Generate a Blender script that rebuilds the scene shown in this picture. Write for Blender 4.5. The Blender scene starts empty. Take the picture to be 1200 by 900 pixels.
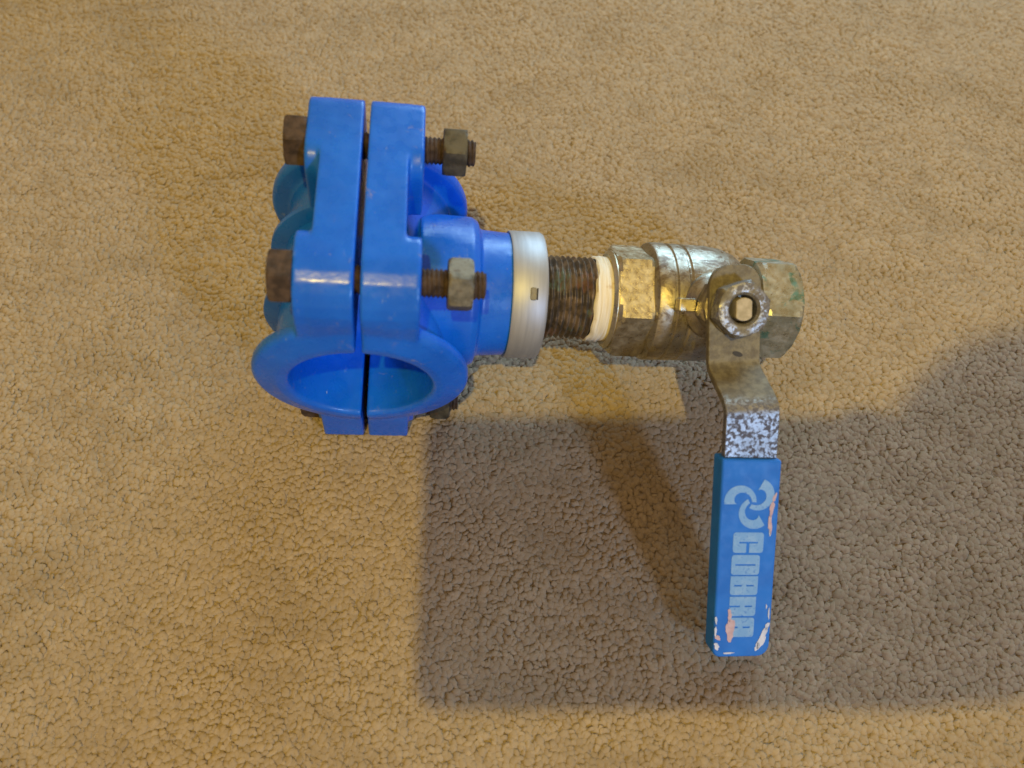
import bpy, bmesh, math, random
import numpy as np
from mathutils import Matrix, Vector

random.seed(7); rng = np.random.default_rng(11)
SC = bpy.context.scene; COL = SC.collection
MM = 0.001
rad = math.radians

# ------------------------------------------------------------------ camera
ELEV, DIST, ROLL = 64.94, 354.53, -0.08
CAM = Vector((0, -DIST*math.cos(rad(ELEV)), DIST*math.sin(rad(ELEV))))*MM
cam_d = bpy.data.cameras.new('camera'); cam = bpy.data.objects.new('camera', cam_d); COL.objects.link(cam)
cam_d.sensor_fit = 'HORIZONTAL'; cam_d.sensor_width = 36.0; cam_d.lens = 906/1200*36
cam_d.clip_start = 0.004; cam_d.clip_end = 50
cam.matrix_world = Matrix.Translation(CAM) @ Matrix.Rotation(rad(90-ELEV), 4, 'X') @ Matrix.Rotation(rad(ROLL), 4, 'Z')
cam_d.dof.use_dof = True; cam_d.dof.focus_distance = 0.325; cam_d.dof.aperture_fstop = 8.0
SC.camera = cam

# ------------------------------------------------------------------ world and lamps
world = bpy.data.worlds.new('World'); SC.world = world; world.use_nodes = True
bg = world.node_tree.nodes['Background']
bg.inputs[0].default_value = (1.0, 0.66, 0.30, 1); bg.inputs[1].default_value = 0.58

def lamp(name, kind, loc, energy, color, size, aim=(0, 0, 0)):
    d = bpy.data.lights.new(name, kind); d.energy = energy; d.color = color
    if kind == 'AREA': d.shape = 'RECTANGLE'; d.size, d.size_y = size
    else: d.shadow_soft_size = size
    o = bpy.data.objects.new(name, d); COL.objects.link(o); o.location = loc
    o.rotation_euler = (Vector(aim)-Vector(loc)).to_track_quat('-Z', 'Y').to_euler()
    return o
# the warm ceiling bulb behind and above the photographer
lamp('ceiling_bulb', 'POINT', (0.0, -0.675, 1.75), 88.0, (1.0, 0.72, 0.15), 0.018)
# daylight from a small window low on the right, behind the photographer
WD = Vector((0.524, -0.675, 0.52)).normalized()
lamp('window_daylight', 'AREA', WD*2.6+Vector((0.06, -0.02, 0)), 36.0, (0.38, 0.60, 1.0), (0.21, 0.27))
# added cool fill beyond the frame, greys the far carpet; no window known there
lamp('far_cool_fill', 'AREA', (0.34, 0.96, 0.48), 11.0, (0.44, 0.74, 1.0), (0.6, 0.6))

SC.view_settings.view_transform = 'Standard'; SC.view_settings.look = 'None'
SC.view_settings.exposure = 0.12; SC.view_settings.gamma = 1.0; SC.view_settings.use_curve_mapping = False
SC.render.engine = 'CYCLES'; SC.cycles.max_bounces = 8; SC.cycles.diffuse_bounces = 5

# ------------------------------------------------------------------ material helpers
def mat(name, base=(.5, .5, .5), rough=.5, metal=0.0, spec=.5):
    m = bpy.data.materials.new(name); m.use_nodes = True
    b = m.node_tree.nodes['Principled BSDF']
    b.inputs['Base Color'].default_value = (*base, 1); b.inputs['Roughness'].default_value = rough
    b.inputs['Metallic'].default_value = metal; b.inputs['Specular IOR Level'].default_value = spec
    return m, m.node_tree, b
def node(t, kind, **kw):
    n = t.nodes.new(kind)
    for k, v in kw.items(): setattr(n, k, v)
    return n
def coords(t, scale=1.0, stretch=None):
    tc = node(t, 'ShaderNodeTexCoord'); mp = node(t, 'ShaderNodeMapping')
    t.links.new(tc.outputs['Object'], mp.inputs[0])
    mp.inputs['Scale'].default_value = stretch or (scale, scale, scale)
    return mp.outputs[0]
def noise(t, co, scale, detail=4, rough=.55, dist=0.0):
    n = node(t, 'ShaderNodeTexNoise'); t.links.new(co, n.inputs['Vector'])
    n.inputs['Scale'].default_value = scale; n.inputs['Detail'].default_value = detail
    n.inputs['Roughness'].default_value = rough; n.inputs['Distortion'].default_value = dist
    return n.outputs['Fac']
def ramp(t, fac, lo, hi, a=0.0, b=1.0):
    n = node(t, 'ShaderNodeMapRange'); n.interpolation_type = 'SMOOTHSTEP'
    t.links.new(fac, n.inputs['Value'])
    for i, v in zip(('From Min', 'From Max', 'To Min', 'To Max'), (lo, hi, a, b)): n.inputs[i].default_value = v
    return n.outputs['Result']
def mix(t, fac, a, b):
    n = node(t, 'ShaderNodeMix', data_type='RGBA')
    if isinstance(fac, (int, float)): n.inputs[0].default_value = fac
    else: t.links.new(fac, n.inputs[0])
    for v, i in ((a, 6), (b, 7)):
        if isinstance(v, tuple): n.inputs[i].default_value = (*v, 1)
        else: t.links.new(v, n.inputs[i])
    return n.outputs[2]
def math_n(t, op, a, b):
    n = node(t, 'ShaderNodeMath', operation=op)
    for i, v in enumerate((a, b)):
        if isinstance(v, (int, float)): n.inputs[i].default_value = v
        else: t.links.new(v, n.inputs[i])
    return n.outputs[0]
def bump(t, b, height, strength, dist):
    n = node(t, 'ShaderNodeBump'); n.inputs['Strength'].default_value = strength; n.inputs['Distance'].default_value = dist
    t.links.new(height, n.inputs['Height']); t.links.new(n.outputs[0], b.inputs['Normal'])

# blue moulded plastic: dusty, lightly scuffed
def make_plastic():
    m, t, b = mat('blue_moulded_plastic', rough=.34, spec=.34)
    co = coords(t)
    c = mix(t, ramp(t, noise(t, co, 60, 3), .35, .7), (0.003, 0.092, 0.53), (0.005, 0.114, 0.61))
    scuff = ramp(t, noise(t, coords(t, stretch=(260, 90, 180)), 1.0, 5, .7), .63, .76, 0, .26)
    c = mix(t, scuff, c, (0.30, 0.36, 0.46))
    nick = ramp(t, noise(t, coords(t, stretch=(520, 260, 420)), 1.0, 3, .5), .745, .775, 0, .5)
    c = mix(t, nick, c, (0.42, 0.46, 0.50))
    grime = ramp(t, noise(t, co, 150, 6, .65, .6), .63, .76, 0, .45)
    c = mix(t, grime, c, (0.33, 0.26, 0.16))
    t.links.new(c, b.inputs['Base Color'])
    t.links.new(ramp(t, noise(t, co, 220, 4), .3, .75, .22, .42), b.inputs['Roughness'])
    bump(t, b, noise(t, co, 420, 4), .12, .0006)
    b.inputs['Subsurface Weight'].default_value = .12; b.inputs['Subsurface Radius'].default_value = (.1, .3, 1.0)
    b.inputs['Subsurface Scale'].default_value = .003
    return m
def make_rust():
    m, t, b = mat('rusted_steel', rough=.75, metal=.25, spec=.35)
    co = coords(t)
    c = mix(t, ramp(t, noise(t, co, 260, 6, .65), .35, .65), (0.032, 0.021, 0.015), (0.078, 0.050, 0.034))
    c = mix(t, ramp(t, noise(t, co, 90, 5, .6), .58, .7, 0, .6), c, (0.105, 0.070, 0.042))
    t.links.new(c, b.inputs['Base Color']); bump(t, b, noise(t, co, 700, 5, .7), .6, .0006)
    return m
def make_zinc_dull(name='dull_zinc_plating', k=1.0):
    m, t, b = mat(name, rough=.55, metal=.55, spec=.5)
    co = coords(t)
    c = mix(t, ramp(t, noise(t, co, 200, 6, .65), .38, .62), (0.078*k, 0.072*k, 0.052*k), (0.165*k, 0.152*k, 0.112*k))
    c = mix(t, ramp(t, noise(t, co, 420, 4, .6), .60, .70, 0, .8), c, (0.08, 0.05, 0.03))
    t.links.new(c, b.inputs['Base Color']); bump(t, b, noise(t, co, 900, 4, .7), .35, .0004)
    return m
def make_band():
    m, t, b = mat('brushed_band_metal', rough=.56, metal=.7, spec=.3)
    co = coords(t, stretch=(500, 40, 40))
    c = mix(t, ramp(t, noise(t, co, 1.0, 4), .3, .7), (0.31, 0.325, 0.345), (0.38, 0.395, 0.415))
    c = mix(t, ramp(t, noise(t, coords(t), 150, 5, .6), .62, .75, 0, .35), c, (0.35, 0.31, 0.24))
    t.links.new(c, b.inputs['Base Color']); bump(t, b, noise(t, co, 1.0, 3), .05, .0002)
    return m
def make_nipple():
    m, t, b = mat('blackened_thread_steel', rough=.55, metal=.45)
    co = coords(t)
    c = mix(t, ramp(t, noise(t, co, 170, 5, .6), .4, .62), (0.062, 0.050, 0.040), (0.175, 0.130, 0.090))
    c = mix(t, ramp(t, noise(t, co, 75, 4, .6), .56, .66, 0, .6), c, (0.19, 0.095, 0.06))
    c = mix(t, ramp(t, noise(t, co, 110, 4, .6, .5), .60, .68, 0, .7), c, (0.12, 0.17, 0.14))
    t.links.new(c, b.inputs['Base Color']); bump(t, b, noise(t, co, 800, 4, .7), .4, .0005)
    return m
def make_tape():
    m, t, b = mat('sealing_tape_white', rough=.6, spec=.3)
    co = coords(t, stretch=(1400, 60, 60))
    c = mix(t, ramp(t, noise(t, co, 1.0, 4), .35, .7), (0.55, 0.50, 0.38), (0.66, 0.63, 0.54))
    c = mix(t, ramp(t, noise(t, coords(t), 130, 4, .6), .58, .7, 0, .55), c, (0.40, 0.26, 0.09))
    t.links.new(c, b.inputs['Base Color']); bump(t, b, noise(t, co, 1.0, 4), .5, .0006)
    return m
def make_brass(name, verdigris=0.0, dirt=.5, pa=(0.60, 0.50, 0.30), pb=(0.74, 0.68, 0.50)):
    m, t, b = mat(name, rough=.4, metal=.9, spec=.5)
    co = coords(t)
    c = mix(t, ramp(t, noise(t, co, 90, 5, .6), .35, .65), pa, pb)
    pits = ramp(t, noise(t, co, 520, 5, .7), .60, .70, 0, .8)
    c = mix(t, pits, c, (0.16, 0.11, 0.05))
    dm = ramp(t, noise(t, coords(t, stretch=(70, 130, 130)), 1.0, 6, .7, 1.0), .64-.16*dirt, .74-.12*dirt, 0, .85)
    c = mix(t, dm, c, (0.075, 0.05, 0.03))
    if verdigris:
        v = ramp(t, noise(t, co, 95, 5, .6, .4), .60-.1*verdigris, .68-.08*verdigris, 0, .8)
        c = mix(t, v, c, (0.10, 0.27, 0.25))
        rgh = v
    t.links.new(c, b.inputs['Base Color'])
    t.links.new(ramp(t, noise(t, co, 300, 5, .6), .3, .7, .24, .50), b.inputs['Roughness'])
    t.links.new(ramp(t, dm, 0, 1, .95, .2), b.inputs['Metallic'])
    bump(t, b, noise(t, co, 600, 6, .7), .35, .0005)
    return m
def make_lever_steel(name, film):
    m, t, b = mat(name, rough=.4, metal=.8)
    co = coords(t)
    c = mix(t, ramp(t, noise(t, co, 70, 5, .6), .35, .65), (0.22, 0.225, 0.22), (0.31, 0.315, 0.31))
    sp = ramp(t, noise(t, co, 620, 5, .62, .3), .45, .57, 0, .92)
    grease = ramp(t, noise(t, co, 120, 5, .6), .50-film, .62-film, 0, .92)
    if film:                                       # a film of old grease round the stem that ends before the grip
        tc = node(t, 'ShaderNodeTexCoord'); sx = node(t, 'ShaderNodeSeparateXYZ'); t.links.new(tc.outputs['Object'], sx.inputs[0])
        edge = math_n(t, 'ADD', sx.outputs[1], math_n(t, 'MULTIPLY', noise(t, co, 260, 4), .006))
        grease = math_n(t, 'MULTIPLY', grease, ramp(t, edge, FILM0*MM, FILM1*MM, 0, 1))
    c = mix(t, sp, c, (0.09, 0.085, 0.09))
    c = mix(t, grease, c, mix(t, ramp(t, noise(t, co, 300, 5, .65), .40, .62), (0.095, 0.080, 0.050), (0.155, 0.137, 0.088)))
    dull = math_n(t, 'MAXIMUM', sp, grease)
    t.links.new(c, b.inputs['Base Color'])
    t.links.new(ramp(t, dull, 0, 1, .42, .66), b.inputs['Roughness'])
    t.links.new(ramp(t, dull, 0, 1, .9, .25), b.inputs['Metallic'])
    bump(t, b, noise(t, co, 380, 5, .7), .5, .0006)
    return m
FILM0, FILM1 = -57.0, -51.0
def make_sleeve():
    m, t, b = mat('blue_grip_vinyl', rough=.42, spec=.4)
    co = coords(t)
    c = mix(t, ramp(t, noise(t, co, 80, 4), .35, .7), (0.006, 0.160, 0.56), (0.010, 0.195, 0.64))
    c = mix(t, ramp(t, noise(t, co, 420, 5, .7), .72, .80, 0, .35), c, (0.25, 0.36, 0.50))
    t.links.new(c, b.inputs['Base Color'])
    t.links.new(ramp(t, noise(t, co, 260, 4), .3, .7, .50, .62), b.inputs['Roughness'])
    bump(t, b, noise(t, co, 500, 4), .15, .0005)
    return m
def make_print():
    m, t, b = mat('pale_printed_ink', rough=.5, spec=.4)
    co = coords(t)
    c = mix(t, ramp(t, noise(t, co, 240, 5, .65), .42, .72), (0.20, 0.42, 0.64), (0.29, 0.50, 0.66))
    c = mix(t, ramp(t, noise(t, co, 900, 4, .7), .56, .66, 0, .7), c, (0.04, 0.19, 0.52))
    t.links.new(c, b.inputs['Base Color'])
    return m
def make_chip(name, a, b2):
    m, t, b = mat(name, rough=.7, spec=.25)
    co = coords(t)
    t.links.new(mix(t, ramp(t, noise(t, co, 400, 4), .3, .7), a, b2), b.inputs['Base Color'])
    return m

PLASTIC = make_plastic(); RUST = make_rust(); ZINC = make_zinc_dull(); ZINC_DARK = make_zinc_dull('rusted_zinc_plating', .55); BAND = make_band(); NIPPLE = make_nipple()
TAPE = make_tape(); BRASS = make_brass('worn_plated_brass', 0, 1.0, (0.28, 0.255, 0.20), (0.40, 0.375, 0.31)); BRASS_HEX = make_brass('pitted_plated_brass', 0, .25, (0.40, 0.36, 0.25), (0.53, 0.49, 0.37))
BRASS_END = make_brass('stained_plated_brass', .5, .5, (0.33, 0.35, 0.30), (0.47, 0.48, 0.42)); LEVER = make_lever_steel('worn_zinc_lever', .5); NUT = make_lever_steel('worn_bright_nut', 0.0); SLEEVE = make_sleeve(); INK = make_print()
PINK = make_chip('bared_pink_primer', (0.62, 0.42, 0.38), (0.72, 0.54, 0.48)); WHITE = make_chip('bared_white_plastic', (0.62, 0.66, 0.68), (0.80, 0.82, 0.80))
DARK = mat('recess_shade', (0.02, 0.018, 0.015), .7)[0]  # near-black colour standing in for the shade inside small hollows
STEM = make_chip('cream_stained_brass', (0.27, 0.24, 0.17), (0.38, 0.34, 0.26))

# ------------------------------------------------------------------ the carpet
def make_pile_mat():
    m, t, b = mat('beige_carpet_yarn', rough=.95, spec=.08)
    at = node(t, 'ShaderNodeAttribute', attribute_name='tone')
    co = coords(t)
    c = mix(t, at.outputs['Fac'], (0.385, 0.305, 0.205), (0.515, 0.420, 0.295))
    c = mix(t, ramp(t, noise(t, coords(t, stretch=(13, 26, 20)), 1.0, 5, .62, .6), .48, .70, 0, .48), c, (0.315, 0.245, 0.155))
    c = mix(t, ramp(t, noise(t, co, 55, 4, .6), .55, .72, 0, .35), c, (0.30, 0.235, 0.15))
    fib = noise(t, coords(t, stretch=(1500, 1500, 700)), 1.0, 3, .6)
    c = mix(t, ramp(t, fib, .35, .7, 0, .20), c, (0.33, 0.26, 0.175))
    t.links.new(c, b.inputs['Base Color'])
    b.inputs['Sheen Weight'].default_value = .25; b.inputs['Sheen Roughness'].default_value = .5
    b.inputs['Sheen Tint'].default_value = (.9, .8, .65, 1)
    # yarn ends scatter light softly: their shading leans towards the lie of the whole pile
    g = node(t, 'ShaderNodeNewGeometry'); add = node(t, 'ShaderNodeVectorMath', operation='ADD'); nrm = node(t, 'ShaderNodeVectorMath', operation='NORMALIZE')
    t.links.new(g.outputs['Normal'], add.inputs[0]); add.inputs[1].default_value = (0, 0, .5); t.links.new(add.outputs[0], nrm.inputs[0])
    bp = node(t, 'ShaderNodeBump'); bp.inputs['Strength'].default_value = .35; bp.inputs['Distance'].default_value = .0005
    t.links.new(fib, bp.inputs['Height']); t.links.new(nrm.outputs[0], bp.inputs['Normal']); t.links.new(bp.outputs[0], b.inputs['Normal'])
    tr = node(t, 'ShaderNodeBsdfTranslucent'); t.links.new(c, tr.inputs['Color'])
    mx = node(t, 'ShaderNodeMixShader'); mx.inputs[0].default_value = .40
    t.links.new(b.outputs[0], mx.inputs[1]); t.links.new(tr.outputs[0], mx.inputs[2])
    t.links.new(mx.outputs[0], t.nodes['Material Output'].inputs['Surface'])
    return m
def make_back_mat():
    m, t, b = mat('beige_carpet_dimmed', rough=.95, spec=.05)
    co = coords(t)
    n1 = noise(t, co, 240, 4, .6)
    t.links.new(mix(t, ramp(t, n1, .3, .7), (0.28, 0.22, 0.145), (0.38, 0.305, 0.21)), b.inputs['Base Color'])  # dimmer than the yarn, so gaps between tufts carry painted crevice shade
    bump(t, b, n1, 1.0, .006)
    return m
PILE = make_pile_mat(); BACK = make_back_mat()

def link(name, me, parent=None, material=None):
    o = bpy.data.objects.new(name, me); COL.objects.link(o)
    if material: me.materials.clear(); me.materials.append(material)
    if parent: o.parent = parent
    return o
def raw_mesh(name, v, f, smooth=False):
    me = bpy.data.meshes.new(name); me.from_pydata([tuple(x) for x in v], [], [tuple(x) for x in f]); me.update()
    if smooth: me.polygons.foreach_set('use_smooth', [True]*len(me.polygons))
    return me

S = 1.6
carpet = link('carpet', raw_mesh('carpet', [(-S, -S, .0005), (S, -S, .0005), (S, S, .0005), (-S, S, .0005)], [(0, 1, 2, 3)]), None, BACK)
carpet['kind'] = 'structure'; carpet['label'] = 'plain beige carpet under the whole fitting'

class Field:                                   # smooth random field
    def __init__(s, wavelengths, n=7):
        s.k = []; 
        for wl in wavelengths:
            for _ in range(n):
                a = rng.uniform(0, 2*np.pi); s.k.append((np.cos(a)*2*np.pi/wl, np.sin(a)*2*np.pi/wl, rng.uniform(0, 6.28)))
        s.n = n*len(wavelengths)
    def __call__(s, x, y): return sum(np.sin(a*x+b*y+c) for a, b, c in s.k)/np.sqrt(s.n/2)

def tufts(x, y, sides, rings, fx, fy, fh, k=1.0):
    """short cut-pile yarn ends: low overlapping domes, each leaning its own way"""
    n = len(x)
    h = 1.2*(1+.15*rng.standard_normal(n))+.22*fh(x, y)
    wdt = k*rng.uniform(1.8, 2.9, n); flat = rng.uniform(.50, .95, n); tw = rng.uniform(0, np.pi, n)
    lx = .35*fx(x, y)+.55*rng.standard_normal(n)+.45; ly = .35*fy(x, y)+.55*rng.standard_normal(n)+.25
    prof = [(0.0, 1.0), (.58, .80), (.90, .45)] if rings == 3 else [(0.0, 1.0), (.75, .62)]
    a = np.linspace(0, 2*np.pi, sides, endpoint=False)
    V = np.zeros((n, rings*sides+1, 3))
    for i, (s, r) in enumerate(prof):
        ca, sa = np.cos(a)[None]*wdt[:, None]*r, np.sin(a)[None]*(wdt*flat)[:, None]*r
        t = (tw+s*.7)[:, None]
        jit = 1+.14*rng.standard_normal((n, sides))
        V[:, i*sides:(i+1)*sides, 0] = x[:, None]+(ca*np.cos(t)-sa*np.sin(t))*jit+(lx*s*.85)[:, None]
        V[:, i*sides:(i+1)*sides, 1] = y[:, None]+(ca*np.sin(t)+sa*np.cos(t))*jit+(ly*s*.85)[:, None]
        V[:, i*sides:(i+1)*sides, 2] = (h*s)[:, None]+.25+.10*rng.standard_normal((n, sides))
    V[:, -1, 0] = x+lx*.95; V[:, -1, 1] = y+ly*.95; V[:, -1, 2] = h+.25
    fs = []
    for i in range(rings-1):
        for j in range(sides):
            q = (i*sides+j, i*sides+(j+1) % sides, (i+1)*sides+(j+1) % sides, (i+1)*sides+j)
            fs += [(q[0], q[1], q[2]), (q[0], q[2], q[3])]
    for j in range(sides): fs.append(((rings-1)*sides+j, (rings-1)*sides+(j+1) % sides, rings*sides))
    fs = np.array(fs)
    F = (fs[None]+(np.arange(n)*(rings*sides+1))[:, None, None]).reshape(-1, 3)
    tone = np.repeat(np.clip(.5+.17*rng.standard_normal(n)+.07*fh(x, y), 0, 1), rings*sides+1)
    return V.reshape(-1, 3), F, tone

def carpet_pile():
    def grid(pitch):
        gx, gy = np.meshgrid(np.arange(-470, 470, pitch), np.arange(-280, 440, pitch*.9))
        gx = gx+(np.arange(gx.shape[0]) % 2)[:, None]*pitch/2
        x = (gx+rng.uniform(-.45, .45, gx.shape)*pitch).ravel(); y = (gy+rng.uniform(-.45, .45, gx.shape)*pitch).ravel()
        near = (np.abs(x) < 212+(y+160)*.30) & (y > -170) & (y < 270)
        return x, y, near
    fx, fy, fh = Field((30, 70, 160)), Field((30, 70, 160)), Field((14, 28, 60))
    x, y, near = grid(2.1); A = tufts(x[near], y[near], 5, 3, fx, fy, fh)
    x, y, near = grid(2.9); B = tufts(x[~near], y[~near], 4, 2, fx, fy, fh, 1.5)
    V = np.vstack([A[0], B[0]])*MM; F = np.vstack([A[1], B[1]+len(A[0])]); tone = np.hstack([A[2], B[2]])
    me = bpy.data.meshes.new('carpet_pile')
    me.vertices.add(len(V)); me.vertices.foreach_set('co', V.ravel())
    me.loops.add(F.size); me.loops.foreach_set('vertex_index', F.ravel().astype(np.int32))
    me.polygons.add(len(F)); me.polygons.foreach_set('loop_start', np.arange(0, F.size, 3, dtype=np.int32))
    me.polygons.foreach_set('use_smooth', np.ones(len(F), bool))
    at = me.attributes.new('tone', 'FLOAT', 'POINT'); at.data.foreach_set('value', tone.astype(np.float32))
    me.update(); me.validate()
    return me
pile = link('carpet_pile', carpet_pile(), None, PILE)
pile['kind'] = 'stuff'; pile['label'] = 'short beige tufted carpet pile'; pile['category'] = 'carpet pile'

# ------------------------------------------------------------------ mesh builders (millimetres, fitting frame: X outlet, Y pipe bore, Z up)
BETA, XS = rad(32.89), 135.93
VALVE = Matrix.Translation((XS, 0, 0)) @ Matrix.Rotation(BETA, 4, 'X')
PSI = Matrix.Rotation(rad(4.39), 4, 'Z')
ALONG_X = Matrix.Rotation(rad(90), 4, 'Y')      # lathe axis Z -> X

class MB:
    def __init__(s): s.bm = bmesh.new()
    def poly(s, v, f, m=None):
        vs = [s.bm.verts.new((m @ Vector(p)) if m else Vector(p)) for p in v]
        for q in f:
            try: s.bm.faces.new([vs[i] for i in q])
            except ValueError: pass
        return s
    def lathe(s, prof, m=None, seg=64, a0=0.0, a1=None, closed_prof=False):
        """profile of (radius, z); full turn or an arc (capped)"""
        full = a1 is None; n = seg if full else seg+1; k = len(prof); v = []; f = []
        for i in range(n):
            a = a0+(2*math.pi*i/seg if full else (a1-a0)*i/seg)
            v += [(r*math.cos(a), r*math.sin(a), z) for r, z in prof]
        for i in range(seg):
            j = (i+1) % n
            for q in range(k if closed_prof else k-1):
                w = (q+1) % k; f.append((i*k+q, j*k+q, j*k+w, i*k+w))
        if full and not closed_prof:
            f.append([i*k for i in range(n)][::-1]); f.append([i*k+k-1 for i in range(n)])
        if not full:
            f.append(list(range(k))[::-1]); f.append([(n-1)*k+q for q in range(k)])
        return s.poly(v, f, m)
    def prism(s, outline, h0, h1, m=None):
        n = len(outline)
        v = [(x, y, h0) for x, y in outline]+[(x, y, h1) for x, y in outline]
        f = [tuple(range(n))[::-1], tuple(range(n, 2*n))]+[(i, (i+1) % n, n+(i+1) % n, n+i) for i in range(n)]
        return s.poly(v, f, m)
    def hexagon(s, r, h0, h1, m=None, rot=0.0, chamfer=1.2, both=True):
        """hexagon whose corners are turned off by a cone, like a real nut"""
        n = 60; v = []; lv = []
        def ring(z, cut):
            out = []
            for i in range(n):
                a = 2*math.pi*i/n; d = (a % (math.pi/3))-math.pi/6
                rr = min(r*math.cos(math.pi/6)/math.cos(d), cut); out.append((rr*math.cos(a+rot), rr*math.sin(a+rot), z))
            return out
        c0 = r*.885
        lv = [ring(h0, c0 if both else r), ring(h0+(chamfer*.5 if both else .01), r*.955 if both else r), ring(h0+chamfer, r), ring(h1-chamfer, r), ring(h1-chamfer*.5, r*.955), ring(h1, c0)]
        v = sum(lv, []); f = [tuple(range(n))[::-1], tuple(range(5*n, 6*n))]
        for k in range(5): f += [(k*n+i, k*n+(i+1) % n, (k+1)*n+(i+1) % n, (k+1)*n+i) for i in range(n)]
        return s.poly(v, f, m)
    def thread(s, r, depth, pitch, z0, z1, m=None, seg=48, per=6, fade=1.5):
        nz = int((z1-z0)/pitch*per); v = []; f = []
        for i in range(nz+1):
            z = z0+(z1-z0)*i/nz
            for j in range(seg):
                a = 2*math.pi*j/seg; ph = ((z/pitch)-a/(2*math.pi)) % 1.0
                d = abs(ph-.5)*2; e = min(1, (z-z0)/fade+.15, (z1-z)/fade+.15)
                rr = r-depth*d-(1-e)*depth*.6; v.append((rr*math.cos(a), rr*math.sin(a), z))
        for i in range(nz):
            for j in range(seg): f.append((i*seg+j, i*seg+(j+1) % seg, (i+1)*seg+(j+1) % seg, (i+1)*seg+j))
        f.append(tuple(range(seg))[::-1]); f.append(tuple(nz*seg+j for j in range(seg)))
        return s.poly(v, f, m)
    def mesh(s, name, smooth=True, angle=35):
        bmesh.ops.recalc_face_normals(s.bm, faces=s.bm.faces)
        bmesh.ops.scale(s.bm, vec=(MM, MM, MM), verts=s.bm.verts)
        me = bpy.data.meshes.new(name); s.bm.to_mesh(me); s.bm.free()
        if smooth:
            me.polygons.foreach_set('use_smooth', [True]*len(me.polygons)); me.set_sharp_from_angle(angle=rad(angle))
        return me

def rounded(x0, x1, y0, y1, r, n=6):
    rs = r if isinstance(r, (tuple, list)) else (r,)*4
    out = []
    for (cx, cy, a0), q in zip(((x1, y1, 0), (x0, y1, 90), (x0, y0, 180), (x1, y0, 270)), rs):
        sx = -1 if cx == x1 else 1; sy = -1 if cy == y1 else 1
        for i in range(n+1):
            a = rad(a0+90*i/n); out.append((cx+sx*q+q*math.cos(a), cy+sy*q+q*math.sin(a)))
    return out
def evaluated(name, me, mods):
    o = bpy.data.objects.new('tmp', me); COL.objects.link(o)
    for kind, kw in mods:
        m = o.modifiers.new(kind, kind)
        for k, v in kw.items(): setattr(m, k, v)
    dg = bpy.context.evaluated_depsgraph_get(); dg.update()
    out = bpy.data.meshes.new_from_object(o.evaluated_get(dg)); out.name = name
    bpy.data.objects.remove(o); return out
def moulded(name, me, voxel=.7, smooth=5):
    out = evaluated(name, me, [('REMESH', dict(mode='VOXEL', voxel_size=voxel*MM, use_smooth_shade=True)), ('SMOOTH', dict(iterations=smooth, factor=.5))])
    out.polygons.foreach_set('use_smooth', [True]*len(out.polygons)); return out
def bevelled(name, me, w, seg=2, angle=30):
    return evaluated(name, me, [('BEVEL', dict(width=w*MM, segments=seg, limit_method='ANGLE', angle_limit=rad(angle)))])

# ------------------------------------------------------------------ the fitting
BASE = Vector((-57.56, 14.90, 0.0)); Z0 = 58.84
ROT = Matrix.Rotation(rad(1.57), 3, 'Z') @ Matrix.Rotation(rad(7.97), 3, 'Y') @ Matrix.Rotation(rad(0.40), 3, 'X')
fitting = bpy.data.objects.new('pipe_fitting', None); COL.objects.link(fitting)
fitting.empty_display_size = .03
fitting.location = BASE*MM; fitting.rotation_euler = ROT.to_euler()
fitting['label'] = 'blue plastic pipe saddle clamp joined to a worn brass ball valve with blue lever'
fitting['category'] = 'pipe fitting'
OFF = ROT.transposed() @ Vector((0, 0, Z0*MM))
def part(name, me, material, parent=None, label=None):
    o = link(name, me, parent or fitting, material)
    if parent is None: o.location = OFF
    if label: o['label'] = label
    return o

RB, RF, L, H, TB, TP, YB, ZB, GAP = 26.2, 39.9, 41.8, 58.4, 20.3, 15.0, 27.8, 50.0, 1.05
LATHE_Y = Matrix.Rotation(rad(-90), 4, 'X')      # lathe axis Z -> Y
def saddle_half(s):
    b = MB(); eps = math.asin(GAP/RB)
    # half pipe shell with a flange at both ends (bevelled lips)
    prof = [(RB+1.2, -L-1.6), (RB+4.5, -L-1.6), (RF-1.2, -L+.9), (RF, -L+2.2), (RF, -L+5.2), (RF-1, -L+6.4), (RB+6.2, -L+7.4),
            (RB+6.2, L-7.4), (RF-1, L-6.4), (RF, L-5.0), (RF, L-1.2), (RF-1.2, L), (RB+1.2, L), (RB, L-1.2), (RB, -L-.4)]
    # lathe angle runs in local XZ after LATHE_Y: x=r cos a, z=-r sin a
    a0, a1 = (-math.pi/2+eps, math.pi/2-eps) if s > 0 else (math.pi/2+eps, 3*math.pi/2-eps)
    b.lathe(prof, LATHE_Y, 72, a0, a1, closed_prof=True)
    # ears: a long plate on top and below the bore, thickened round each bolt
    toyz = Matrix(((0, 0, 1, 0), (1, 0, 0, 0), (0, 1, 0, 0), (0, 0, 0, 1)))      # outline (y,z) extruded along x
    for up in (1, -1):
        def ear(y0, y1, z0, z1, x0, x1, r):
            zz = (z0, z1) if up > 0 else (-z1, -z0)
            rr = (6.0, r, 1.0, 1.0) if up > 0 else (1.0, 1.0, 3.0, 3.0)
            b.prism(rounded(y0, y1, zz[0], zz[1], rr), min(s*x0, s*x1), max(s*x0, s*x1), toyz)
        ear(-L+.4, L+2.6, 27.5, H, GAP, TP if up > 0 else TP+3.0, 16.0 if up > 0 else 3.0)
        fy = 0 if up > 0 else 5
        for c in (-1, 1):
            lo, hi = sorted((c*(YB-15), c*(YB+(13.4 if c < 0 else 16.4)-(fy if c < 0 else 0))))
            ear(lo, hi, 31, H+.02-(0 if up > 0 else 6), TP-4, TB, 16.0 if c < 0 else 8.0)
    return moulded('saddle_half', b.mesh('s', False), .62, 9)
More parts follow.
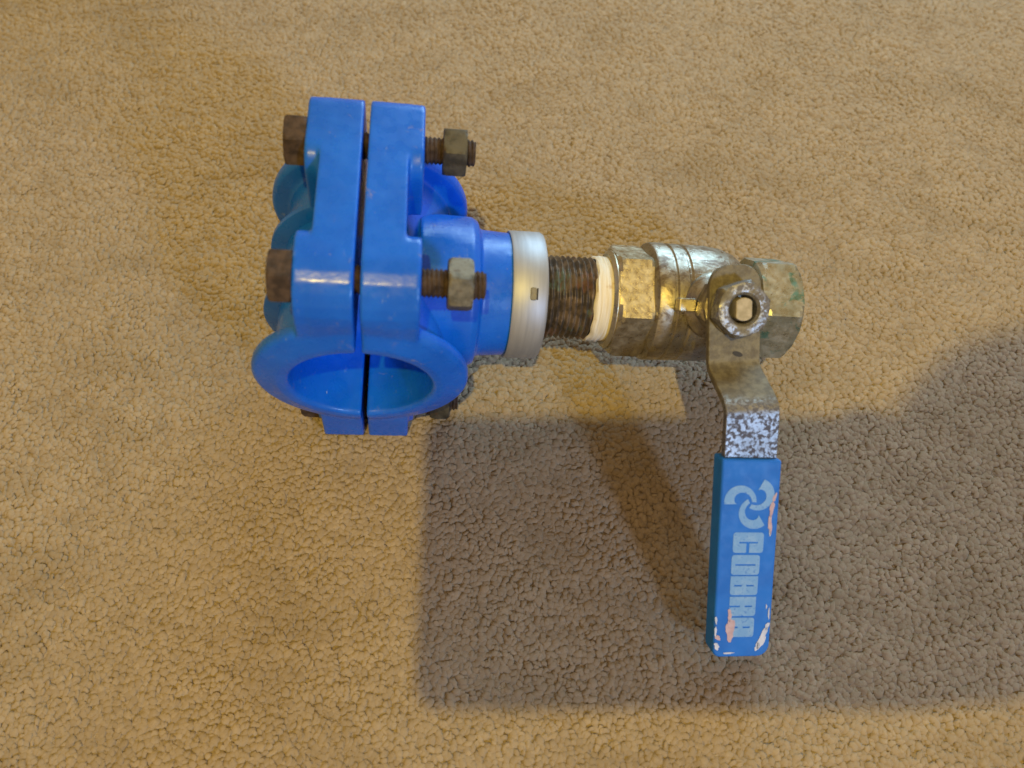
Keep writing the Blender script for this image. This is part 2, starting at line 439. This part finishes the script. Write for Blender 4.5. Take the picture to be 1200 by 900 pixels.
left = part('saddle_half', saddle_half(-1), PLASTIC, None, 'ribbed plain half of the blue plastic clamp')
right = part('saddle_half', saddle_half(1), PLASTIC, None, 'blue plastic clamp half with the outlet boss')
for h, s in ((left, -1), (right, 1)):
    eps = .16
    a0, a1 = (-math.pi/2+eps, math.pi/2-eps) if s > 0 else (math.pi/2+eps, 3*math.pi/2-eps)
    for y in ((-14, 14) if s < 0 else ()):
        b = MB(); b.lathe([(30, y-2.4), (37.0, y-1.5), (38.0, y-.9), (38.0, y+.9), (37.0, y+1.5), (30, y+2.4)], LATHE_Y, 48, a0, a1, closed_prof=True)
        part('rib', b.mesh('rib'), PLASTIC, h)
# outlet boss of the right half
b = MB()
b.lathe([(30.5, 20), (30.0, 40.0), (28.5, 42.5), (25.4, 43.5), (24.6, 55), (24.6, 62)], ALONG_X, 80)
part('outlet_boss', moulded('outlet_boss', b.mesh('o', False), .6, 3), PLASTIC, right)

# four clamp bolts; head on the left, nut on the right
def clamp_bolt(y, z, out, rot_h, rot_n, nutx, nut_mat=None):
    b = MB(); m = Matrix.Translation((0, y, z)) @ ALONG_X
    b.thread(4.9, .75, 1.5, -TB+2, out, m, 40, 6)
    sh = part('bolt', b.mesh('bolt', True, 60), RUST)
    b = MB(); b.hexagon(9.5, -TB-7.4, -TB+.2, m, rot_h, 1.3); part('bolt_head', b.mesh('bolt_head', True, 25), RUST, sh)
    b = MB(); b.hexagon(9.2, nutx, nutx+8.2, m, rot_n, 1.3); part('nut', b.mesh('nut', True, 25), nut_mat or ZINC, sh, 'dull zinc hexagon nut')
# hex corner directions: lathe angle a (after ALONG_X): y = r sin a, z = -r cos a
def toward(phi): return math.pi-rad(phi) if False else math.atan2(-math.sin(rad(phi)), -math.cos(rad(phi)))
clamp_bolt(YB, ZB, 38.5, toward(40), toward(44), 27.0, ZINC_DARK)
clamp_bolt(-YB, ZB, 41.5, toward(33), toward(21), 29.0)
clamp_bolt(YB, -ZB, 40.0, toward(10), toward(5), 28.0)
clamp_bolt(-YB+1.5, -ZB+1.8, 39.5, toward(0), toward(35), 27.5, ZINC_DARK)

# retaining band round the outlet
b = MB(); b.lathe([(24.4, 55.4), (25.4, 55.2), (25.7, 55.7), (25.7, 67.5), (25.1, 68.6), (23.6, 69.1), (18.5, 69.1), (18.5, 65.5), (24.4, 65.5)], ALONG_X, 96, closed_prof=True)
band = part('retaining_band', b.mesh('retaining_band'), BAND, None, 'pale metal band round the outlet boss')
b = MB(); mm_ = Matrix.Rotation(rad(30), 4, 'X') @ Matrix.Translation((63.0, 0, 25.55))
b.prism(rounded(-1.2, 1.2, -2.4, 2.4, .7), 0, .42, mm_)
part('locking_notch', bevelled('locking_notch', b.mesh('n', False), .2), ZINC, band)
b = MB(); b.prism(rounded(1.15, 1.75, -2.2, 2.2, .2), -.2, .25, mm_); part('notch_shade_strip', b.mesh('g', False), DARK, band)  # dark strip painted as the shaded edge of the notch

# threaded nipple and the sealing tape
b = MB(); b.thread(16.9, 1.5, 2.31, 64, 99, ALONG_X, 90, 10)
nip = part('threaded_nipple', b.mesh('threaded_nipple', True, 70), NIPPLE, None, 'dark corroded threaded steel nipple')
b = MB(); v = []; f = []; seg = 90; xs = np.linspace(88.4, 97.5, 13)
for i, xx in enumerate(xs):
    for j in range(seg):
        a = 2*math.pi*j/seg; edge = 1.0+.9*math.sin(a+.6)+.5*math.sin(3*a)+.25*math.sin(11*a)
        x2 = 88.4+edge+(97.5-88.4-edge)*(xx-88.4)/9.1
        r = 17.35+.25*math.sin(2.1*i+3*a)+.14*math.sin(5.3*i-7*a)-(1.1 if i in (0,) else 0)
        v.append((x2, r*math.sin(a), r*math.cos(a)))
for i in range(12):
    for j in range(seg): f.append((i*seg+j, i*seg+(j+1) % seg, (i+1)*seg+(j+1) % seg, (i+1)*seg+j))
b.poly(v, f); part('sealing_tape', b.mesh('sealing_tape', True, 80), TAPE, nip, 'cream sealing tape wound on the thread')

# ball valve body
b = MB()
b.lathe([(15, 110), (22.5, 112.2), (24.0, 113.0), (24.4, 113.8), (24.4, 119.0), (23.7, 119.4), (23.7, 120.2), (24.3, 120.8), (24.3, 125.0), (23.6, 125.6), (23.6, 126.3),
         (24.2, 127), (24.2, 137), (23.4, 143), (21.4, 148.5), (18.6, 152), (17.5, 154), (17.5, 162)], ALONG_X, 120)
body = part('valve_body', b.mesh('valve_body', True, 28), BRASS, None, 'worn plated brass valve body')
HEXA = toward(48)
b = MB(); b.lathe([(17.2, 96.6), (18.6, 96.2), (20.2, 97.4), (20.4, 112)], ALONG_X, 80); b.hexagon(23.6, 98.0, 113.0, ALONG_X, HEXA, 2.2)
part('hexagon_end', b.mesh('hexagon_end', True, 22), BRASS_HEX, body)
b = MB(); b.hexagon(22.6, 157.5, 174.6, ALONG_X, toward(40), 2.6)
part('hexagon_end', b.mesh('hexagon_end', True, 22), BRASS_END, body, 'stained free hexagon end of the valve')
# stem housing, gland and stop tab
b = MB()
b.lathe([(13.5, 12), (13.2, 24.5), (11.2, 27.0), (10.2, 28.5), (10.2, 31)], VALVE, 64)
part('stem_housing', b.mesh('stem_housing', True, 30), BRASS, body)
b = MB(); b.prism(rounded(-17.5, -10.5, -2.6, 2.6, .8), 25.5, 30.5, VALVE)
part('stop_tab', bevelled('stop_tab', b.mesh('t', False), .6), BRASS_HEX, body)
b = MB(); b.hexagon(12.2, 31.0, 37.5, VALVE, .3, 1.2); b.lathe([(10.8, 37.3), (10.8, 39.5), (8.6, 40.2), (8.6, 41.9)], VALVE, 48)
part('gland_nut', b.mesh('gland_nut', True, 25), BRASS, body)

# stem with its nut
HS = 40.13
b = MB(); b.lathe([(4.6, 30), (4.6, HS+8.0), (4.0, HS+8.8)], VALVE, 40)
b2 = MB(); b2.prism([(4.2*math.cos(a)*(1 if abs(math.cos(a)) < .72 else .72/abs(math.cos(a))), 4.2*math.sin(a)) for a in np.linspace(0, 2*math.pi, 40, endpoint=False)], 30, HS+9.4, VALVE @ PSI)
b.bm.free(); stem = part('valve_stem', bevelled('valve_stem', b2.mesh('v', False), .35, 2, 40), STEM)
b = MB()
n_, c_ = 60, None
b.lathe([(5.0, HS+2.2), (10.0, HS+2.2), (10.0, HS+2.9), (5.0, HS+2.9)], VALVE, 48, closed_prof=True)
part('washer', b.mesh('washer', True, 30), LEVER, stem)
# hexagon nut with an open bore
b = MB(); v = []; f = []
rows = [(5.2, HS+2.9, 0), (9.9, HS+2.9, 0), (10.9, HS+3.9, 1), (10.9, HS+8.2, 1), (9.7, HS+9.3, 0), (8.2, HS+9.7, 0), (6.2, HS+9.5, 0), (5.3, HS+8.4, 0)]
for r, z, hx in rows:
    for i in range(n_):
        a = 2*math.pi*i/n_; d = (a % (math.pi/3))-math.pi/6; rh = 10.9*math.cos(math.pi/6)/math.cos(d)
        rr = min(r, rh) if r > 9 else r; v.append((rr*math.cos(a+.35), rr*math.sin(a+.35), z))
k = len(rows)
for q in range(k):
    w = (q+1) % k; f += [(q*n_+i, q*n_+(i+1) % n_, w*n_+(i+1) % n_, w*n_+i) for i in range(n_)]
b.poly(v, f, VALVE); part('stem_nut', b.mesh('stem_nut', True, 24), NUT, stem)

# cranked lever
K1, K2, K3, LT, BEND, DROP = 22.05, 33.87, 53.20, 132.3, 17.36, 8.0
def lever_z(t):                                  # t is the run from the stem towards the grip
    if t < K1: return HS
    if t < K2: return HS+BEND*(t-K1)/(K2-K1)
    return HS+BEND-DROP*(t-K2)/(LT-K2)
def lever_mesh():
    ts = np.concatenate([np.linspace(-16.0, K1-4, 24), np.linspace(K1-3, K2+4, 22), np.linspace(K2+5, K3+20, 12)])
    zs = [np.mean([lever_z(t+d) for d in np.linspace(-2.6, 2.6, 9)]) for t in ts]
    top = []; bot = []; th = 2.9; n = len(ts)
    for i, t in enumerate(ts):
        w = 10.0 if t > -6 else 10.0*max(.05, 1-(abs(t+6)/10.05)**2.6)**(1/2.6)
        d = Vector((ts[min(i+1, n-1)]-ts[max(i-1, 0)], zs[min(i+1, n-1)]-zs[max(i-1, 0)])).normalized()
        nx, nz = -d.y, d.x
        top.append([(x*w/5, -(t+nx*th/2), zs[i]+nz*th/2) for x in range(-5, 6)])
        bot.append([(x*w/5, -(t-nx*th/2), zs[i]-nz*th/2) for x in range(-5, 6)])
    v = [q for r in top for q in r]+[q for r in bot for q in r]; o = n*11; f = []
    for i in range(n-1):
        for j in range(10):
            f.append((i*11+j, i*11+j+1, (i+1)*11+j+1, (i+1)*11+j)); f.append((o+i*11+j, o+(i+1)*11+j, o+(i+1)*11+j+1, o+i*11+j+1))
        f.append((i*11, (i+1)*11, o+(i+1)*11, o+i*11)); f.append((i*11+10, o+i*11+10, o+(i+1)*11+10, (i+1)*11+10))
    for j in range(10):
        f.append((j, o+j, o+j+1, j+1)); e = (n-1)*11; f.append((e+j, e+j+1, o+e+j+1, o+e+j))
    b = MB(); b.poly(v, f, VALVE @ PSI); return bevelled('lever', b.mesh('l', True, 50), .5, 2, 50)
lever = part('lever', lever_mesh(), LEVER, None, 'cranked plated steel lever with blue grip')
b = MB(); b.prism([(2.1*math.cos(a), .95*math.sin(a)) for a in np.linspace(0, 6.283, 20, endpoint=False)], HS+1.3, HS+1.52, VALVE @ PSI @ Matrix.Translation((1.2, -17.0, 0)) @ Matrix.Rotation(rad(-18), 4, 'Z'))
part('punched_mark', b.mesh('m', False), DARK, lever)  # flat dark disc, the shade of a punched hollow put into its colour

# grip frame: U along the grip away from the valve, V across, W out of its face
za, zb_ = lever_z(K3), lever_z(LT)
g_o = Vector((0, -K3, za)); g_u = (Vector((0, -LT, zb_))-g_o); GL = g_u.length; g_u.normalize()
g_v = Vector((1, 0, 0)); g_w = g_v.cross(g_u); g_w = g_w if g_w.z > 0 else -g_w
GRIP = VALVE @ PSI @ Matrix(((g_u.x, g_v.x, g_w.x, g_o.x), (g_u.y, g_v.y, g_w.y, g_o.y), (g_u.z, g_v.z, g_w.z, g_o.z), (0, 0, 0, 1)))
GT = 3.6
SK = .078
def skew(pts): return [(u+SK*v, v) for u, v in pts]
b = MB(); b.prism(skew(rounded(-.5, GL-1.2, -11.6, 10.9, (5.0, 1.0, 1.0, 3.0))), -GT-.9, GT, GRIP)
part('grip_sleeve', bevelled('grip_sleeve', b.mesh('g', False), 1.0, 3), SLEEVE, lever, 'blue grip sleeve with worn corners')

def flat(name, splines, material, parent, z, label=None, thick=.03):
    cu = bpy.data.curves.new(name, 'CURVE'); cu.dimensions = '2D'; cu.fill_mode = 'BOTH'; cu.extrude = thick*MM
    for pts in splines:
        s = cu.splines.new('POLY'); s.points.add(len(pts)-1); s.use_cyclic_u = True
        for q, (x, y) in zip(s.points, skew(pts)): q.co = (x*MM, y*MM, 0, 1)
    o = bpy.data.objects.new('tmp', cu); COL.objects.link(o)
    dg = bpy.context.evaluated_depsgraph_get(); dg.update()
    me = bpy.data.meshes.new_from_object(o.evaluated_get(dg)); me.name = name
    bpy.data.objects.remove(o)
    g = GRIP.copy(); g.translation = g.translation*MM
    me.transform(g @ Matrix.Translation((0, 0, z*MM)))
    return part(name, me, material, parent, label)
# lettering: heavy rounded capitals with slit counters, reading away from the valve; letter frame: u reading, v up
def letter(ch, u0, u1, v0, v1):
    w, h = u1-u0, v1-v0; um = (u0+u1)/2; sl = .33; r = 1.1
    box = rounded(u0, u1, v0, v1, r, 4)
    def slit(a, b_, cc=um, half=sl): return [(cc-half, v0+a*h), (cc+half, v0+a*h), (cc+half, v0+b_*h), (cc-half, v0+b_*h)]
    if ch == 'C':
        nm = .30; a, b_ = .20, .82; m1, m2 = .44, .54
        o = rounded(u0, u1, v0, v1, r, 4)
        # splice the opening into the right-hand side
        i = max(k for k in range(len(o)) if o[k][0] > u1-1e-6 and o[k][1] < v0+h*.45)
        cut = [(u1, v0+m1*h), (um+sl, v0+m1*h), (um+sl, v0+a*h), (um-sl, v0+a*h), (um-sl, v0+b_*h), (um+sl, v0+b_*h), (um+sl, v0+m2*h), (u1, v0+m2*h)]
        return [o[:i+1]+cut+o[i+1:]]
    if ch == 'O': return [box, slit(.14, .86)]
    if ch == 'B': return [rounded(u0, u1, v0, v1, (r, .2, .2, r), 4), slit(.14, .42), slit(.58, .86)]
    if ch == 'R':
        o = [(u0, v1), (u0, v0), (um-sl, v0), (um-sl, v0+.40*h), (um+sl, v0+.40*h), (um+sl, v0), (u1, v0), (u1, v0+.44*h), (u1-.35, v0+.5*h), (u1, v0+.56*h)]
        o += [(u1-r+r*math.cos(t), v1-r+r*math.sin(t)) for t in np.linspace(0, math.pi/2, 5)]
        return [o, slit(.58, .86)]
    if ch == 'A':
        o = [(u0, v0), (um-sl, v0), (um-sl, v0+.36*h), (um+sl, v0+.36*h), (um+sl, v0), (u1, v0)]
        o += [(u1-r+r*math.cos(t), v1-r+r*math.sin(t)) for t in np.linspace(0, math.pi/2, 5)]
        o += [(u0+r-r*math.sin(t), v1-r+r*math.cos(t)) for t in np.linspace(0, math.pi/2, 5)]
        return [o, slit(.56, .84)]
for ch, u0, u1, v0, v1 in (('C', 27.3, 35.3, -5.9, 5.8), ('O', 36.2, 44.1, -6.1, 4.8), ('B', 44.7, 52.3, -6.1, 4.6), ('R', 53.0, 60.9, -6.0, 4.3), ('A', 61.6, 69.6, -5.9, 4.1)):
    flat('letter', letter(ch, u0, u1, v0, v1), INK, lever, GT+.05, 'pale printed letter '+ch)
def arm(k, c):
    out, inn = [], []; th = rad(172-120*k); cx, cy = 4.2*math.cos(th), 4.2*math.sin(th)
    for t in np.linspace(0, 1, 30):
        a = rad(191-193*t-120*k); a2 = rad(191+35*(1-t)**2-193*t-120*k); ro = 6.1; ri = 1.35+3.1*t**.75
        out.append((cx+ro*math.cos(a), cy+ro*math.sin(a))); inn.append((cx+ri*math.cos(a2), cy+ri*math.sin(a2)))
    return [(c[0]-y, c[1]+x) for x, y in out+inn[::-1]]     # x across the grip, y back towards the valve
for k in range(3): flat('emblem_arm', [arm(k, (15.9, 0.15))], INK, lever, GT+.05)
def blotch(cu, cv, lu, lv, tilt, seed, n=26):
    r = random.Random(seed); ph = [r.uniform(0, 6.28) for _ in range(6)]; out = []
    for i in range(n):
        a = 2*math.pi*i/n; q = 1+.16*math.sin(2*a+ph[0])+.13*math.sin(3*a+ph[1])+.10*math.sin(5*a+ph[2])+.07*math.sin(9*a+ph[3])
        x, y = lu*q*math.cos(a), lv*q*math.sin(a); out.append((cu+x*math.cos(tilt)-y*math.sin(tilt), cv+x*math.sin(tilt)+y*math.cos(tilt)))
    return out
CHIPS = [(66.5, -5.2, 4.6, 1.7, 0.10, PINK), (60.5, -5.7, 2.3, .8, 0.05, PINK), (69.8, -9.9, 1.1, .9, .3, PINK),
         (13.6, 9.0, 2.0, .5, -.25, PINK), (18.0, 8.2, 3.2, .75, -.18, PINK), (24.0, 7.9, 3.4, .8, .04, PINK), (27.5, 8.0, 1.4, .3, .1, WHITE),
         (70.5, 7.6, 4.6, 1.35, -.42, WHITE), (65.2, 9.4, 1.7, .7, -.15, WHITE), (60.0, 9.7, 2.0, .35, .02, WHITE), (73.8, 6.0, 1.6, .9, -.3, WHITE),
         (57.0, 8.6, .9, .25, .1, WHITE), (62.5, -10.9, 1.6, .4, .02, WHITE), (67.2, -10.9, 2.0, .45, .05, WHITE), (73.4, -10.2, 1.5, .9, .5, WHITE), (76.3, -5.5, .35, 2.2, 0, WHITE)]
for i, (cu, cv, lu, lv, tl, mt) in enumerate(CHIPS):
    flat('paint_chip', [blotch(cu, cv, lu, lv, tl, 50+i)], mt, lever, GT+.11)

# ------------------------------------------------------------------ the photographer's phone and hand, just out of the picture, whose shadow lies on the carpet
CM = cam.matrix_world.copy()
def phone():
    root = bpy.data.objects.new('phone', None); COL.objects.link(root); root.empty_display_size = .02
    root.matrix_world = CM @ Matrix.Translation((0, 0, .0025))
    root['label'] = 'dark phone held above the carpet, just out of the picture'; root['category'] = 'phone'
    b = MB(); b.prism(rounded(-31.5, 138, -82, 12.5, 8), 0, 8.2)
    link('phone_body', bevelled('phone_body', b.mesh('p', False), 2.0, 3), root, mat('phone_glass', (.02, .02, .025), .2)[0])
phone()
def hand():
    """right hand closed round the end of the phone, with its forearm; camera frame in mm (x right, y up, z away from the carpet)"""
    P = []; E = []; Rr = []
    def chain(pts, start=None):
        prev = start
        for x, y, z, r in pts:
            P.append((x*MM, y*MM, z*MM)); Rr.append(r*MM); i = len(P)-1
            if prev is not None: E.append((prev, i))
            prev = i
        return prev
    wrist = chain([(150, -22, 125, 40)]); chain([(160, 8, 225, 60), (215, 6, 262, 62), (270, -4, 305, 62), (350, -8, 370, 62)], wrist)
    palm = chain([(150, -38, 62, 34), (142, -34, 36, 28)], wrist)
    chain([(140, -2, 34, 14), (130, 10, 26, 11), (114, 8, 18, 9)], palm)
    chain([(150, -10, 22, 13), (150, -4, 6, 10), (136, -4, -7, 8)], palm)
    chain([(152, -30, 22, 13), (152, -28, 4, 10), (136, -28, -7.5, 8)], palm)
    chain([(152, -52, 24, 12), (150, -50, 5, 9.5), (136, -50, -7.5, 7.5)], palm)
    chain([(140, -66, 40, 14), (128, -70, 28, 11), (112, -64, 21, 10)], palm)
    me = bpy.data.meshes.new('hand'); me.from_pydata(P, E, []); o = bpy.data.objects.new('tmp', me); COL.objects.link(o)
    o.modifiers.new('s', 'SKIN'); sk = me.skin_vertices[0].data
    for q, r in zip(sk, Rr): q.radius = (r, r)
    sk[0].use_root = True
    o.modifiers.new('d', 'SUBSURF').levels = 2
    dg = bpy.context.evaluated_depsgraph_get(); dg.update()
    out = bpy.data.meshes.new_from_object(o.evaluated_get(dg)); bpy.data.objects.remove(o)
    out.polygons.foreach_set('use_smooth', [True]*len(out.polygons))
    h = link('person', out, None, mat('skin', (.45, .27, .18), .5)[0]); h.matrix_world = CM
    h['label'] = 'hand and forearm of the person holding the phone, just out of the picture'; h['category'] = 'person'
hand()
